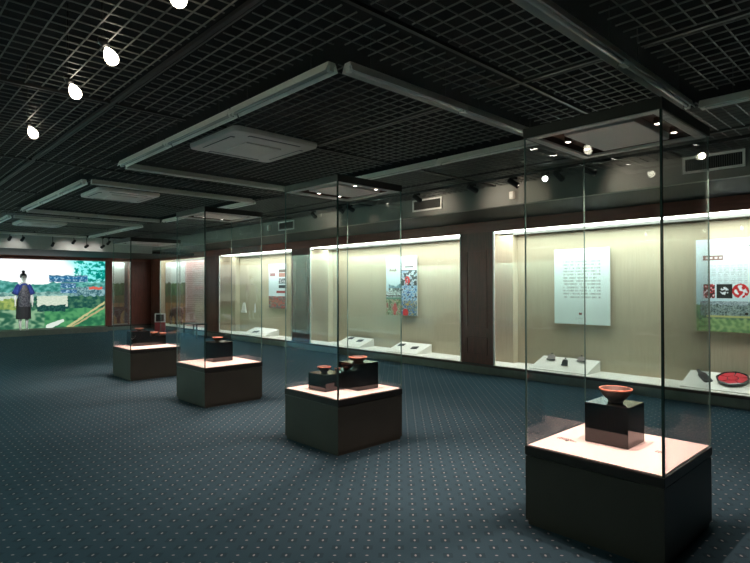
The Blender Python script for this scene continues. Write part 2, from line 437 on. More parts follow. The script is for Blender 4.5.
def landscape(U, V):
    c = landscape_raw(U, V); g = sum(c) / 3
    return tuple(.80 * k + .20 * g for k in c) if V < .72 else c
def landscape_raw(U, V):
    """the lit picture; p, q are picture coordinates of the part in view (p 0..1 from x=0 to x=105 px)"""
    p = (U * 5.65 + .6 - 3.22) / 3.03; q = V
    p += .006 * nz(p, q, 30, 17.); q += .010 * nz(p, q, 24, 19.)
    n1 = nz(p, q, 7); n2 = nz(p, q, 22, 3.); n3 = nz(p, q, 60, 8.)
    sky = mixc((.98, 1, 1), (.50, .90, .90), sstep(.50, .85, p + .12 * n1))
    hill_top = .70 - .03 * math.sin(p * 9) - .06 * sstep(.1, .35, p) * (1 - sstep(.5, .8, p)) + .02 * n2
    c = sky
    if p > .68 and q > .55:                     # hanging leaves upper right
        lf = n2 + .6 * n3 + 1.3 * (p - .86) + .15
        c = mixc(c, (.12, .62, .55), sstep(.0, .25, lf)); c = mixc(c, (.05, .45, .42), sstep(.25, .55, lf))
    if q < hill_top:
        c = mixc((.36, .70, .66), (.14, .46, .42), sstep(-.5, .7, n2 + .4 * n3 + 2 * (hill_top - q)))
    if q < .53 + .02 * n2:                       # village / river band
        c = mixc((.52, .72, .68), (.28, .48, .46), sstep(-.5, .6, .5 * n3 + n2))
    if p > .68 and .44 < q < .60 + .02 * n2:    # grey roofs right
        c = mixc((.48, .66, .68), (.20, .38, .42), sstep(-.4, .5, n3 + n2))
        if .565 < q < .60 and .83 < p < .97: c = (.85, .35, .28)
    if q < .46 + .02 * n2:
        c = mixc((.10, .30, .27), (.28, .50, .36), sstep(-.5, .7, n2 + .4 * n3))
    if .33 < p < .62 and .31 < q < .47: c = mixc((.80, .84, .76), (.70, .78, .68), sstep(-.6, .6, n3))
    if p < .30 and .38 < q < .47: c = mixc((.78, .84, .78), (.64, .74, .66), sstep(-.6, .6, n3))
    if p < .20 and .24 < q < .45 - .3 * abs(p - .10) + .05 * n2: c = mixc((.62, .70, .32), (.40, .54, .28), sstep(-.4, .6, n2 + .4 * n3))
    if q < .28 + .015 * n2:
        c = mixc((.28, .60, .36), (.14, .42, .28), sstep(-.4, .6, n1 + n2))
        if p < .40: c = mixc(c, mixc((.58, .70, .56), (.16, .36, .28), sstep(-.4, .5, n2 + n1)), .8 - 1.2 * max(0, p - .2))
    if .33 < p < .60 and .24 < q < .33 + .02 * n2: c = mixc((.08, .24, .24), (.16, .36, .32), sstep(-.3, .3, n3))
    d, t = seg_d(p, q, (.44, .02), (.57, .10), 1.4)
    d2, _ = seg_d(p, q, (.62, .0), (1.02, .38), 1.4); d3, _ = seg_d(p, q, (.66, .0), (1.04, .32), 1.4)
    if d2 < .016: c = (.72, .70, .46)
    if d3 < .012: c = (.66, .62, .42)
    if d < .02 + .02 * (1 - t): c = (.80, .86, .80)
    # blue and white cloths hanging in tiers
    for (x0, x1, y0, y1) in ((.44, .82, .675, .775), (.55, .70, .585, .665), (.55, .71, .51, .575)):
        if x0 < p < x1 and y0 < q < y1:
            tri = abs(((p - x0) * 16) % 1 - .5) * 2
            c = mixc((.16, .38, .54), (.60, .78, .88), sstep(-.1, .6, n3 + .5 * tri - .25))
            if q > y1 - .014: c = (.35, .48, .55)
    return c
scr = painted('landscape_screen', 5.65, 2.195, 420, 170, landscape, M['screen'])
scr.location = (.6 + 5.65 / 2, YF + .06, .19 + 2.195 / 2)
tag(scr, 'large backlit landscape picture filling the far wall behind the mannequin', 'screen')

def backdrop(u, v):
    n1 = nz(u * 2, v, 4, 11.); n2 = nz(u * 2, v, 18, 5.)
    c = mixc((.72, .82, .82), (.84, .90, .90), v)
    if v < .66 + .03 * n1: c = mixc((.34, .54, .36), (.22, .40, .30), sstep(-.3, .4, n1 + n2))
    if v < .46 + .03 * n1: c = mixc((.42, .46, .30), (.52, .50, .34), sstep(-.2, .3, n2))
    if v < .34: c = mixc((.74, .58, .36), (.60, .52, .36), sstep(-.2, .3, n2 + n1))
    return c
bd = painted('landscape_backdrop', .62, 2.2, 60, 140, backdrop, M['print'], thick=.02)
bd.location = (6.775, YF + .62, 1.285); tag(bd, 'painted field and hedge backdrop behind the narrow window right of the lit screen', 'backdrop')
RW = Matrix.Rotation(-PI / 2, 4, 'Z')      # local -Y -> world -X
bd2 = painted('landscape_backdrop', 1.7, 2.2, 120, 140, backdrop, M['print'], thick=.02)
bd2.matrix_world = Matrix.Translation((8.27, 19.0, 1.285)) @ RW
tag(bd2, 'painted field and hedge backdrop in the last display window of the right wall', 'backdrop')
tag(MB().box((8.23, 16.0, .17), (8.28, 18.1, 2.38)).build('tiled_panel', M['pink']), 'tall pale pink tiled panel beside the painted field backdrop', 'panel')
fo = struct(MB().box((6.46, YF, .18), (6.475, YF + .03, 2.395)).box((7.065, YF - .012, .18), (7.09, YF + .03, 2.395)).build('window_5', M['white']))
MB().box((6.475, YF + .01, .181), (7.065, YF + .02, 2.394)).build('window_pane', M['glass'], fo)
struct(MB().box((XW, YF - .03, .165), (XB, YF, 2.6)).build('trim_case_end', M['cream']))
struct(MB().box((6.25, YF + .3, .13), (7.4, YF + .8, .18)).build('trim_far_ledge', M['ledge']))
struct(MB().box((6.30, YF + .3, .18), (6.35, YF + .8, 2.5)).build('trim_far_niche', M['cream']))
struct(MB().box((7.30, YF + .3, .18), (7.35, YF + .8, 2.5)).build('trim_far_niche', M['cream']))
struct(MB().box((6.47, YF + .32, 2.44), (7.28, YF + .78, 2.46)).build('trim_far_light_diffuser', M['panel']))

# ------------------------------------------------------------------ freestanding glass showcases
W0 = .826; ZB, ZTOP = .498, 2.435
def make_case(label, x, y, ZTOP=2.435):
    t = thing('glass_showcase', label, 'display case', (x, y, 0), 0, 'freestanding glass showcases')
    e = .004
    b = MB()
    b.box((e + .012, e + .012, 0), (W0 - e - .012, W0 - e - .012, .03)); b.box((e, e, .03), (W0 - e, W0 - e, ZB - .068))
    b.box((e + .008, e + .008, ZB - .068), (W0 - e - .008, W0 - e - .008, ZB - .062)); b.build('base', M['base'], t)
    MB().box((0, 0, ZB - .062), (W0, W0, ZB - .006), bev=.003).build('top_rim', M['lip'], t)
    MB().box((.016, .016, ZB - .006), (W0 - .016, W0 - .016, ZB)).build('deck', M['deck'], t)
    th = .012; z0, z1 = ZB - .006, ZTOP
    for (p, q) in (((.002, .0145), (.002 + th, W0 - .0145)), ((W0 - .002 - th, .0145), (W0 - .002, W0 - .0145)),
                   ((.0145, .002), (W0 - .0145, .002 + th)), ((.0145, W0 - .002 - th), (W0 - .0145, W0 - .002))):
        MB().box((p[0], p[1], z0), (q[0], q[1], z1)).build('glass_pane', M['glass'], t)
    for cx, cy, wdt in ((.0085, .0085, .0062), (W0 - .0085, .0085, .004), (.0085, W0 - .0085, .004), (W0 - .0085, W0 - .0085, .0035)):
        MB().box((cx - wdt, cy - wdt, z0), (cx + wdt, cy + wdt, z1)).build('glass_edge', M['edge'] if wdt > .005 else M['bead'], t)
    # canopy
    H = .062; r = .065
    cb = MB()
    for a, q in (((0, 0), (W0, .01)), ((0, W0 - .01), (W0, W0)), ((0, .01), (.01, W0 - .01)), ((W0 - .01, .01), (W0, W0 - .01))):
        cb.box((a[0], a[1], ZTOP), (q[0], q[1], ZTOP + H))
    cb.box((0.01, 0.01, ZTOP + H - .006), (W0 - .01, W0 - .01, ZTOP + H)); can = cb.build('canopy', M['canopy'], t)
    rg = MB(); o = .0165
    for a, q in (((o, o), (W0 - o, r)), ((o, W0 - r), (W0 - o, W0 - o)), ((o, r), (r, W0 - r)), ((W0 - r, r), (W0 - o, W0 - r))):
        rg.box((a[0], a[1], ZTOP - .004), (q[0], q[1], ZTOP + .012))
    rg.build('soffit_frame', M['ring'], can)
    ch = MB().box((r, r, ZTOP + .048), (W0 - r, W0 - r, ZTOP + .054))
    for a, q in (((r, r), (W0 - r, r + .004)), ((r, W0 - r - .004), (W0 - r, W0 - r)), ((r, r), (r + .004, W0 - r)), ((W0 - r - .004, r), (W0 - r, W0 - r))):
        ch.box((a[0], a[1], ZTOP + .012), (q[0], q[1], ZTOP + .048))
    ch.build('lamp_channel', M['bronze'], can)
    MB().box((.15, .20, ZTOP + .004), (W0 - .11, W0 - .20, ZTOP + .047), bev=.004).build('centre_panel', M['ring'], can)
    for sx, sy in ((.33, .135), (.60, .135), (.33, W0 - .135), (.60, W0 - .135)):
        mt = Matrix.Translation((sx, sy, ZTOP + .010))
        s = MB().lathe([(.024, .038), (.024, .004), (.020, 0), (.016, .006)], 20, mt, cap=False).build('spotlight', M['bronze'], can)
        MB().lathe([(.0155, 0), (.0155, .004)], 20, Matrix.Translation((sx, sy, ZTOP + .012))).build('lens', M['lens'], s)
        L_ = lamp('SPOT', (x + sx, y + sy, ZTOP + .005), CASE_W, (1, .64, .54), (x + sx * .5 + .2, y + W0 / 2 + (sy - W0 / 2) * .7, ZB), .012, CASE_A, .8, 'case_lamp_light')
    return t
CASE_W = 38.; CASE_A = 112
CASES = [(3.074, 1.040, 'nearest tall glass showcase at right holding one large clay bowl on a black block'),
         (3.094, 3.734, 'tall glass showcase in the middle of the room holding three bowls on two black blocks'),
         (3.138, 6.358, 'tall glass showcase third from the camera with one small bowl on one black block'),
         (3.192, 9.020, 'farthest tall glass showcase, nearest the lit screen, with three pale bowls')]
for k, (x, y, l) in enumerate(CASES): make_case(l, x, y, 2.435 if k < 3 else 2.235)

def block(x0, y0, x1, y1, h, label, z=ZB, group='black display blocks'):
    o = MB().box((0, 0, 0), (x1 - x0, y1 - y0, h), bev=.003).build('display_block', M['black'], None, (x0, y0, z + .0005))
    return tag(o, label, 'display block', group)
block(3.425, 1.366, 3.685, 1.640, .252, 'black glossy cube block under the large bowl in the nearest showcase')
block(3.240, 4.095, 3.487, 4.365, .160, 'low black block in the middle showcase, carrying the small flared bowl')
block(3.494, 3.915, 3.765, 4.200, .258, 'tall black block in the middle showcase, right of the low one')
block(3.46, 6.765, 3.75, 7.03, .256, 'black block alone in the third showcase')
block(3.40, 9.505, 3.690, 9.78, .246, 'taller black block at left in the farthest showcase')
block(3.694, 9.495, 3.965, 9.78, .155, 'lower black block at right in the farthest showcase')

def bowl(x, y, z, R, H, label, tilt=0., foot=.42, group='clay bowls in the showcases'):
    t = thing('clay_bowl', label, 'bowl', (x, y, z + .0015), 0, group)
    w = R * .10
    prof = [(R * foot, 0), (R * foot * 1.02, H * .06), (R * (foot + .06), H * .14), (R * (foot + .26), H * .34), (R * (foot + .43), H * .58), (R * .92, H * .78), (R * .98, H * .90), (R, H * .97),
            (R * .985, H), (R * .93, H), (R - w - .2 * w, H * .93), (R * .78, H * .74), (R * .55, H * .50), (R * .25, H * .34), (.001, H * .30)]
    m = MB().lathe(prof, 40, cap=False); m.f.append(tuple(range(39, -1, -1))); m.sm.append(False)
    b = m.build('bowl_body', M['clay'], t)
    n = 40
    rim = MB().lathe([(R * 1.003, H * .90), (R * 1.02, H * .95), (R * 1.003, H * 1.01), (R * .94, H * 1.015), (R * .90, H * .95)], n, cap=False).build('rim', M['rimclay'], t)
    MB().lathe([(R * (foot + .03), 0), (R * (foot + .045), H * .05), (R * (foot + .055), H * .15), (R * (foot + .02), H * .17)], n, cap=True).build('foot', M['clayfoot'], t)
    if tilt: t.rotation_euler = (0, tilt, 0)
    return t
M['rimclay'] = pbr('pale_orange_rim', (.62, .22, .14), .55, noise_amt=.15, noise_scale=60)
bowl(3.560, 1.497, ZB + .253, .100, .088, 'wide red-brown clay bowl with a narrow foot on the nearest black block')
bowl(3.345, 4.245, ZB + .161, .066, .056, 'small flared orange-rimmed bowl on the low block in the middle showcase')
bowl(3.440, 4.160, ZB + .161, .030, .040, 'tiny pale cup beside the small flared bowl in the middle showcase', foot=.5)
bowl(3.620, 4.055, ZB + .259, .092, .045, 'flat wide orange bowl on the tall block in the middle showcase', foot=.5)
bowl(3.600, 6.91, ZB + .257, .068, .056, 'small pale-rimmed bowl on the block in the third showcase', foot=.42)
bowl(3.545, 9.60, ZB + .247, .067, .050, 'leftmost of the three pale bowls in the farthest showcase, on the taller block', foot=.5)
bowl(3.800, 9.60, ZB + .156, .062, .060, 'middle one of the three pale bowls in the farthest showcase', foot=.6)
bowl(3.930, 9.555, ZB + .156, .060, .040, 'rightmost of the three pale bowls in the farthest showcase', foot=.6)

def caption(x, y, label, w=.16, rot=PI * .0, arrow=True):
    t = thing('caption_label', label, 'caption', (x, y, ZB + .0006), rot, 'printed captions on the showcase decks')
    m = MB(); rnd = random.Random(int(x * 999 + y * 77))
    for r in range(3):
        a = 0
        while a < w * (1 - .2 * r):
            l = rnd.uniform(.006, .013)
            m.box((r * .016, -a, 0), (r * .016 + .007, -a - l, .0012)); a += l + .006
    m.build('caption_text', M['ink'], t)
    if arrow: MB().lathe([(.011, 0), (.011, .0015)], 12, Matrix.Translation((-.012, -w * .55, 0))).build('caption_dot', M['ink'], t)
caption(3.355, 1.80, 'small printed caption on the pink deck, left of the block in the nearest showcase', w=.14)
caption(3.50, 1.24, 'faint caption on the pink deck, right front of the nearest showcase', w=.05, arrow=False)

# ------------------------------------------------------------------ fluorescent battens
LB = 1.236
def make_batten():
    t = thing('fluorescent_batten', '', 'light fitting')
    b = MB(); L2 = LB / 2 - .004
    b.box((-L2, -.028, .042), (L2, .028, .068), bev=.003); b.build('housing', M['tubegrey'], t)
    for s in (-1, 1):
        w = MB(); a, c_ = s * .028, s * .048
        w.add([(-L2, a, .060), (L2, a, .060), (L2, c_, .012), (-L2, c_, .012), (-L2, a, .057), (L2, a, .057), (L2, c_ - s * .003, .010), (-L2, c_ - s * .003, .010)],
              [(0, 1, 2, 3), (7, 6, 5, 4), (0, 3, 7, 4), (1, 5, 6, 2), (2, 6, 7, 3), (0, 4, 5, 1)])
        w.build('reflector_wing', M['reflector'], t)
    MB().tube((-L2 + .03, 0, .028), (L2 - .03, 0, .028), .013, n=14).build('tube', M['tubeglass'], t)
    for s in (-1, 1):
        MB().box((s * (L2 - .03), -.018, .010), (s * (L2 - .001), .018, .046), bev=.002).build('lamp_holder', M['tubegrey'], t)
        MB().tube((s * .4, 0, .068), (s * .4, 0, .30), .003, n=6).build('hanger_rod', M['blackmetal'], t)
    return t
M['tubeglass'] = pbr('unlit_tube_glass', (.62, .62, .58), .2)
first = make_batten(); used = [False]
NEAR = ['over the nearest showcase', 'round the middle cassette', 'round the far cassette', 'nearest the lit screen']
RNAME = ['first frame, over the nearest showcase', 'second frame, around the large air conditioner', 'third frame, around the farther air conditioner', 'last frame, closest to the lit screen']
ORD3 = ['nearer', 'middle', 'farther']
def place_batten(x, y, rz, label, sc=.925):
    o = first if not used[0] else copy_tree(first)
    used[0] = True
    o.location = (x, y, 2.785); o.rotation_euler = (0, 0, rz); o.scale = (sc, 1, 1); o['label'] = label; o['group'] = 'unlit fluorescent battens in rectangles'
for i, (a, b) in enumerate(RINGS):
    n = 3
    gap = (b - a - .10) / 3
    for k in range(n):
        yc = a + .05 + gap * (k + .5)
        if i == 0 and k < 2: continue
        if i == 0:
            place_batten(RX1, yc, PI / 2, 'unlit batten of the %s, right side' % RNAME[i], (gap - .012) / LB); continue
        place_batten(RX0, yc, PI / 2, 'unlit batten of the %s, left side, %s of three' % (RNAME[i], ORD3[k]), (gap - .012) / LB)
        place_batten(RX1, yc, PI / 2, 'unlit batten of the %s, right side, %s of three' % (RNAME[i], ORD3[k]), (gap - .012) / LB)
    gx = (RX1 - RX0 - .13) / 2
    for k in range(2):
        xc = RX0 + .065 + gx * (k + .5)
        place_batten(xc, b, 0, 'unlit batten of the %s, far side, %s half' % (RNAME[i], ['left', 'right'][k]))
        if i: place_batten(xc, a, 0, 'unlit batten of the %s, near side, %s half' % (RNAME[i], ['left', 'right'][k]))

# ------------------------------------------------------------------ cassette air conditioners
def cassette(x, y, s, label):
    t = thing('ceiling_air_conditioner', label, 'air conditioner', (x, y, 2.82), 0, 'cassette air conditioners')
    m = MB()
    n = 8; R = .06
    pts = []
    for cx, cy, a0 in ((s - R, s - R, 0), (R, s - R, 90), (R, R, 180), (s - R, R, 270)):
        for k in range(n + 1):
            a = math.radians(a0 + 90 * k / n); pts.append((cx + R * math.cos(a), cy + R * math.sin(a)))
    q = len(pts); cx = cy = s / 2
    def sc(f, z): return [(cx + (p[0] - cx) * f, cy + (p[1] - cy) * f, z) for p in pts]
    v = sc(1, .05) + sc(1, .03) + sc(.985, .008) + sc(.93, 0)
    f = [tuple(range(q))]
    for r in range(3):
        for k in range(q): f.append((r * q + k, r * q + (k + 1) % q, (r + 1) * q + (k + 1) % q, (r + 1) * q + k))
    f.append(tuple(3 * q + k for k in range(q)))
    m.add(v, f); m.build('housing', M['acwhite'], t)
    g2 = s * .29
    MB().box((g2, g2, -.012), (s - g2, s - g2, .0), bev=.003).build('intake_grille', M['acgrille'], t)
    for a in range(4):
        mt = Matrix.Translation((s / 2, s / 2, 0)) @ Matrix.Rotation(a * PI / 2, 4, 'Z')
        sl = MB().box((-s * .30, s * .385, -.002), (s * .30, s * .43, .004), mt).build('air_slot', M['slot'], t)
        MB().box((-s * .29, s * .389, -.008), (s * .29, s * .420, -.003), mt).build('louvre', M['acwhite'], sl)
    return t
M['acgrille'] = pbr('cream_grille', (.80, .75, .68), .5, noise_amt=.05, noise_scale=60)
cassette(*ACS[0], 'square cream cassette air conditioner inside the nearer batten frame')
cassette(*ACS[1], 'square cassette air conditioner in the third batten frame, behind the nearer one')
cassette(*ACS[2], 'farthest cassette air conditioner, close to the lit screen')

# ------------------------------------------------------------------ bulkhead vents
def vent(y0, y1, z0, z1, label):
    t = thing('air_vent', label, 'vent', (XS, (y0 + y1) / 2, (z0 + z1) / 2), 0, 'air vents on the grey bulkhead')
    w = (y1 - y0) / 2; hh = (z1 - z0) / 2; b = .024
    m = MB()
    for a, q in (((-w, -hh), (w, -hh + b)), ((-w, hh - b), (w, hh)), ((-w, -hh + b), (-w + b, hh - b)), ((w - b, -hh + b), (w, hh - b))):
        m.box((-.018, a[0], a[1]), (-.0005, q[0], q[1]))
    m.build('frame', M['white'], t)
    MB().box((-.004, -w + b, -hh + b), (-.0008, w - b, hh - b)).build('backing', M['slot'], t)
    l = MB(); k = int((2 * w - 2 * b) / .02)
    for i in range(1, k): l.box((-.014, -w + b + i * .02 - .002, -hh + b), (-.0045, -w + b + i * .02 + .002, hh - b))
    l.build('louvres', M['grid'], t)
vent(1.405, 1.975, 2.692, 2.868, 'white framed air vent on the bulkhead right of the nearest showcase')
vent(5.30, 5.90, 2.680, 2.862, 'white framed air vent above the pillar between the two nearest display windows')
vent(9.15, 9.71, 2.665, 2.85, 'white framed air vent seen beside the middle showcase')
def small_box(y, z, label, w=.035, hgt=.05):
    t = thing('bulkhead_sensor', label, 'sensor', (XS, y, z))
    MB().box((-.05, -w, -hgt), (-.0005, w, hgt), bev=.006).build('housing', M['acwhite'], t)
    MB().box((-.054, -w + .012, -hgt + .012), (-.0502, w - .012, hgt - .012)).build('cover', M['white'], t)
small_box(4.07, 2.725, 'small cream square box on the bulkhead left of the nearest showcase')
small_box(10.05, 2.757, 'small pale box on the bulkhead left of the middle showcase', .04, .055)

# ------------------------------------------------------------------ track lights
def track(name, a, b, label):
    a = Vector(a); b = Vector(b)
    m = MB(); d = (b - a)
    if abs(d.x) > abs(d.y): m.box((a.x, a.y - .018, a.z), (b.x, a.y + .018, a.z + .03))
    else: m.box((a.x - .018, a.y, a.z), (a.x + .018, b.y, a.z + .03))
    return tag(m.build(name, M['blackmetal']), label, 'track')
track('lighting_track', (5.9, -1.5, 2.845), (5.9, 12.2, 2.845), 'long black lighting track along the right-hand bulkhead')
track('lighting_track', (2.2, 15.85, 2.845), (6.2, 15.85, 2.845), 'black lighting track in front of the far screen bulkhead')
def head(x, y, z, aim, label, lit=None, power=0., drop=None, col=(1, .86, .7), ang=50, group='black track spotlights'):
    t = thing('track_spotlight', label, 'spotlight', (x, y, z), 0, group)
    d = (Vector(aim) - Vector((x, y, z))).normalized()
    q = d.to_track_quat('Z', 'Y').to_matrix().to_4x4()
    b = MB().lathe([(.012, -.082), (.030, -.078), (.034, -.066), (.034, .055), (.038, .062), (.038, .078), (.033, .078), (.030, .060)], 20, q, cap=False)
    b.lathe([(.011, -.083), (.001, -.083)], 20, q, cap=False)
    bo = b.build('lamp_body', M['blackmetal'], t)
    MB().lathe([(.031, .058), (.031, .064)], 20, q).build('lens', lit or M['darklens'], bo)
    top = 2.845 - z
    MB().tube((0, 0, top - .03), (0, 0, .03), .008, n=8).build('stem', M['blackmetal'], t)
    MB().box((-.02, -.045, top - .032), (.02, .045, top - .002)).build('adapter', M['blackmetal'], t)
    if power:
        p = Vector((x, y, z)) + d * .10
        lamp('SPOT', p, power, col, aim, .02, ang, .9, 'track_lamp_light')
M['darklens'] = pbr('dark_lamp_glass', (.05, .05, .05), .1)
camp = Vector((0, 0, 1.5))
head(5.9, 3.12, 2.775, (7.8, 3.0, 2.0), 'black track spotlight beside the lit one, seen through the nearest showcase')
head(5.9, 3.29, 2.765, (0, 0, 1.5), 'lit track spotlight facing the camera, seen through the left pane of the nearest showcase', M['cool'])
head(5.9, 2.76, 2.775, (6.6, 2.3, 2.55), 'black track spotlight at the middle of the nearest showcase, right of the lit one', power=2.5, ang=120)
head(5.9, 1.64, 2.745, (0, 0, 1.5), 'brightest track spotlight, glowing in front of the nearest air vent', M['hot'])
head(5.9, 3.72, 2.775, (6.9, 3.2, 2.2), 'black track spotlight above the small cream bulkhead box')
head(5.9, 4.34, 2.785, (6.6, 4.2, 2.55), 'black track spotlight between the cream box and the second vent', power=2.5, ang=120)
head(5.9, 5.32, 2.775, (6.6, 5.4, 2.55), 'black track spotlight in front of the second air vent', power=2.5, ang=120)
head(5.9, 6.80, 2.785, (6.45, 6.8, 2.55), 'right one of the two dark spotlights seen inside the middle showcase', power=1.)
head(5.9, 7.06, 2.795, (6.9, 6.9, 2.2), 'left one of the two dark spotlights seen inside the middle showcase')
head(5.9, 7.78, 2.765, (6.6, 8.2, 2.55), 'black track spotlight left of the pair, seen in the middle showcase', power=2.5, ang=120)
lamp('SPOT', (5.9, 3.60, 2.74), 2.2, (1, .86, .66), (6.45, 3.9, 2.62), .02, 90, 1, 'track_lamp_light')
for xx, zz, pw, lb in ((2.75, 2.70, 0, 'leftmost dark spotlight before the far bulkhead'), (3.02, 2.70, 1, 'second dark spotlight from the left before the far bulkhead'),
                   (3.68, 2.70, 2, 'third dark spotlight from the left before the far bulkhead'), (4.17, 2.69, 1, 'fourth dark spotlight from the left before the far bulkhead'),
                   (4.48, 2.59, 1, 'fifth dark spotlight from the left, hung lower before the far bulkhead'), (4.88, 2.60, 1, 'sixth dark spotlight, hung low at the end of the far row'),
                   (5.03, 2.71, 0, 'last dark spotlight of the far row, above the low one')):
    if pw == 2: head(xx, 15.85, 2.60, (3.8, 19.8, 1.0), lb, power=190, col=(1, .97, .93), ang=24)
    else: head(xx, 15.85, zz, (xx - .05, 16.45, 2.45), lb, power=pw * 2.4, col=(1, .95, .88), ang=80)

# hanging halogen spots at upper left
def halogen(x, y, z, label, p):
    t = thing('halogen_downlight', label, 'ceiling lamp', (x, y, z), 0, 'glowing halogen lamps in the grid ceiling')
    d = Vector((-x * .8, -y * .8, -2.6)); d = Vector((-x, -y, -1.6)).normalized()
    q2 = Vector((-.33, .31, .9)).to_track_quat('Z', 'Y').to_matrix().to_4x4()
    MB().lathe([(.012, .066), (.022, .066), (.026, .10), (.024, .12), (.010, .125)], 24, q2, cap=True).build('lamp_holder', M['blackmetal'], t)
    prof = [(.001, -.048), (.014, -.046), (.026, -.038), (.034, -.026), (.037, -.010), (.036, .004), (.031, .020), (.024, .035), (.015, .050), (.006, .060), (.001, .062)]
    q2 = Vector((-.33, .31, .9)).to_track_quat('Z', 'Y').to_matrix().to_4x4()
    MB().lathe(prof, 24, q2, cap=False).build('bulb', M['hot'], t)
    MB().tube((-.037, .035, .10), (-.037, .035, 3.39 - z), .007, n=8).build('stem', M['blackmetal'], t)
    lamp('SPOT', Vector((x, y, z)) + d * .08, p, (1, .85, .72), (x * .9, y * .9, 0), .05, 110, .9, 'halogen_lamp_light')
for (x, y, z, lb) in ((1.054, 2.40, 2.81, 'glowing halogen lamp cut by the top edge of the photo'), (1.045, 3.26, 2.80, 'largest glowing halogen lamp at upper left'),
                      (1.06, 4.01, 2.80, 'middle glowing halogen lamp at upper left'), (1.085, 5.32, 2.80, 'smallest, farthest glowing halogen lamp at the left edge')):
    halogen(x, y, z, lb, 7)

# ------------------------------------------------------------------ wall panels in the windows
def board(y0, y1, z0, z1, fn, label, nx, ny, name='wall_panel'):
    W, H = y1 - y0, z1 - z0
    o = painted(name, W, H, nx, ny, fn, M['print'], thick=.02)
    o.matrix_world = Matrix.Translation((8.405, (y0 + y1) / 2, (z0 + z1) / 2)) @ RW
    return tag(o, label, 'information panel', 'information panels in the display windows')
def strokes(u, v, W, H, x0, x1, y0, y1, pitch, char, seed=0., dens=.62):
    """tiny unreadable text rows: returns 1 on ink"""
    if not (x0 < u < x1 and y0 < v < y1): return 0
    r = (y1 - v) * H / pitch; row = int(r); fr = r - row
    if fr > .55: return 0
    c = int((u - x0) * W / char)
    return 1 if noise.noise(Vector((c * 1.73 + seed, row * 2.31, seed))) > -.25 and ((u - x0) * W / char - c) < dens + .2 else 0
def text_panel(u, v):
    c = mixc((.90, .98, .97), (.92, 1., 1.), v)
    if strokes(u, v, .92, 1.22, .17, .84, .34, .84, .052, .020): c = mixc(c, (.56, .62, .61), .6)
    if .455 < u < .51 and .125 < v < .155: c = (.52, .30, .30)
    if .40 < u < .58 and .076 < v < .086 and strokes(u, v, .92, 1.22, .4, .58, .07, .09, .05, .02): c = (.4, .45, .45)
    return c
board(3.61, 4.53, .885, 2.098, text_panel, 'pale blue-white text panel behind the nearest showcase', 130, 172)

def photo(u, v, x0, x1, y0, y1, pal, s, seed):
    a = (u - x0) / (x1 - x0); b = (v - y0) / (y1 - y0)
    n = nz(a, b, s, seed) + .5 * nz(a, b, s * 2.7, seed + 4) + .5
    n = .5 + (n - .5) * 1.3; i = max(0, min(.999, n)) * (len(pal) - 1); k = int(i)
    return mixc(pal[k], pal[k + 1], (i - k))
W_, K_, R_ = (.92, .95, .97), (.08, .12, .16), (.80, .10, .14)
def collage(u, v):
    if u < .50:
        if v > .40:
            c = mixc((.75, .87, .93), (.86, .93, .95), v)
            if .10 < u < .36 and .74 < v < .80: c = mixc((.55, .55, .50), (.85, .85, .82), 1 if strokes(u, v, .9, 1.24, .1, .36, .74, .80, .06, .03) else 0)
            if v < .52 + .05 * nz(u, v, 9) and u > .08: c = mixc((.20, .38, .48), (.45, .65, .70), .5 + nz(u, v, 30))
            if v < .46 and u > .08: c = photo(u, v, 0, .5, .3, .46, [K_, (.3, .4, .4), W_], 7, 2)
            return c
        if v > .30: 
            c = photo(u, v, 0, .5, .30, .4, [W_, (.8, .86, .85), (.3, .35, .35), W_], 6, 3) if abs(v - .33) > .012 else K_
            return c
        c = photo(u, v, 0, .5, 0, .3, [(.15, .25, .15), (.55, .55, .30), (.35, .45, .30), (.85, .85, .75), (.6, .3, .25)], 6, 5)
        if math.hypot((u - .30) * 1.1, (v - .12) * .8) < .07 or (.25 < u < .33 and .0 < v < .12): c = mixc(c, R_, .9)
        if v > .27: c = (.25, .45, .38)
        return c
    if v > .77:
        c = W_
        if .80 < v < .83 and .62 < u < .90: c = (.35, .35, .35)
        if .85 < v < .91 and .60 < u < .92 and nz(u, v, 40) > .1: c = (.6, .65, .65)
        return c
    if v > .50:
        c = photo(u, v, .5, 1, .5, .77, [K_, K_, (.22, .30, .38), W_, (.5, .6, .7)], 5, 9)
        if math.hypot(u - .70, (v - .59) * 1.3) < .09 and nz(u, v, 25) > -.15: c = R_
        if v > .755: c = (.1, .14, .2)
        return c
    if v > .25:
        return photo(u, v, .5, 1, .25, .5, [(.12, .30, .55), (.75, .88, .95), (.25, .50, .70), W_, (.1, .2, .3)], 6, 12)
    c = photo(u, v, .5, 1, 0, .25, [(.1, .35, .6), (.85, .85, .80), K_, (.3, .55, .7), (.75, .6, .3)], 6, 21)
    if math.hypot(u - .64, (v - .05) * 1.3) < .09: c = R_
    return c
board(7.59, 8.49, .885, 2.135, collage, 'collage panel of blue, white and red photographs behind the middle showcase', 100, 140)
def collage2(u, v):
    c = mixc((.80, .88, .90), (.88, .95, .95), v)
    if .08 < u < .38 and .72 < v < .80: return (.60, .42, .42)
    if u > .58:
        if .80 < v < .88: return (.35, .3, .25)
        if .70 < v < .80: return (.65, .45, .38)
        if .55 < v < .68: return photo(u, v, .6, 1, .5, .7, [K_, (.25, .3, .3), W_], 8, 31)
        if .45 < v < .53: return (.2, .18, .2)
    if .34 < v < .40 and .45 < u < .95: return (.60, .15, .15)
    if v < .28: return photo(u, v, 0, 1, 0, .28, [(.70, .12, .14), (.85, .8, .75), (.15, .15, .2), (.35, .5, .5), (.75, .2, .2)], 9, 41)
    return c
board(12.30, 13.16, .905, 2.125, collage2, 'pale panel with a red photograph band in the third display window', 70, 100)
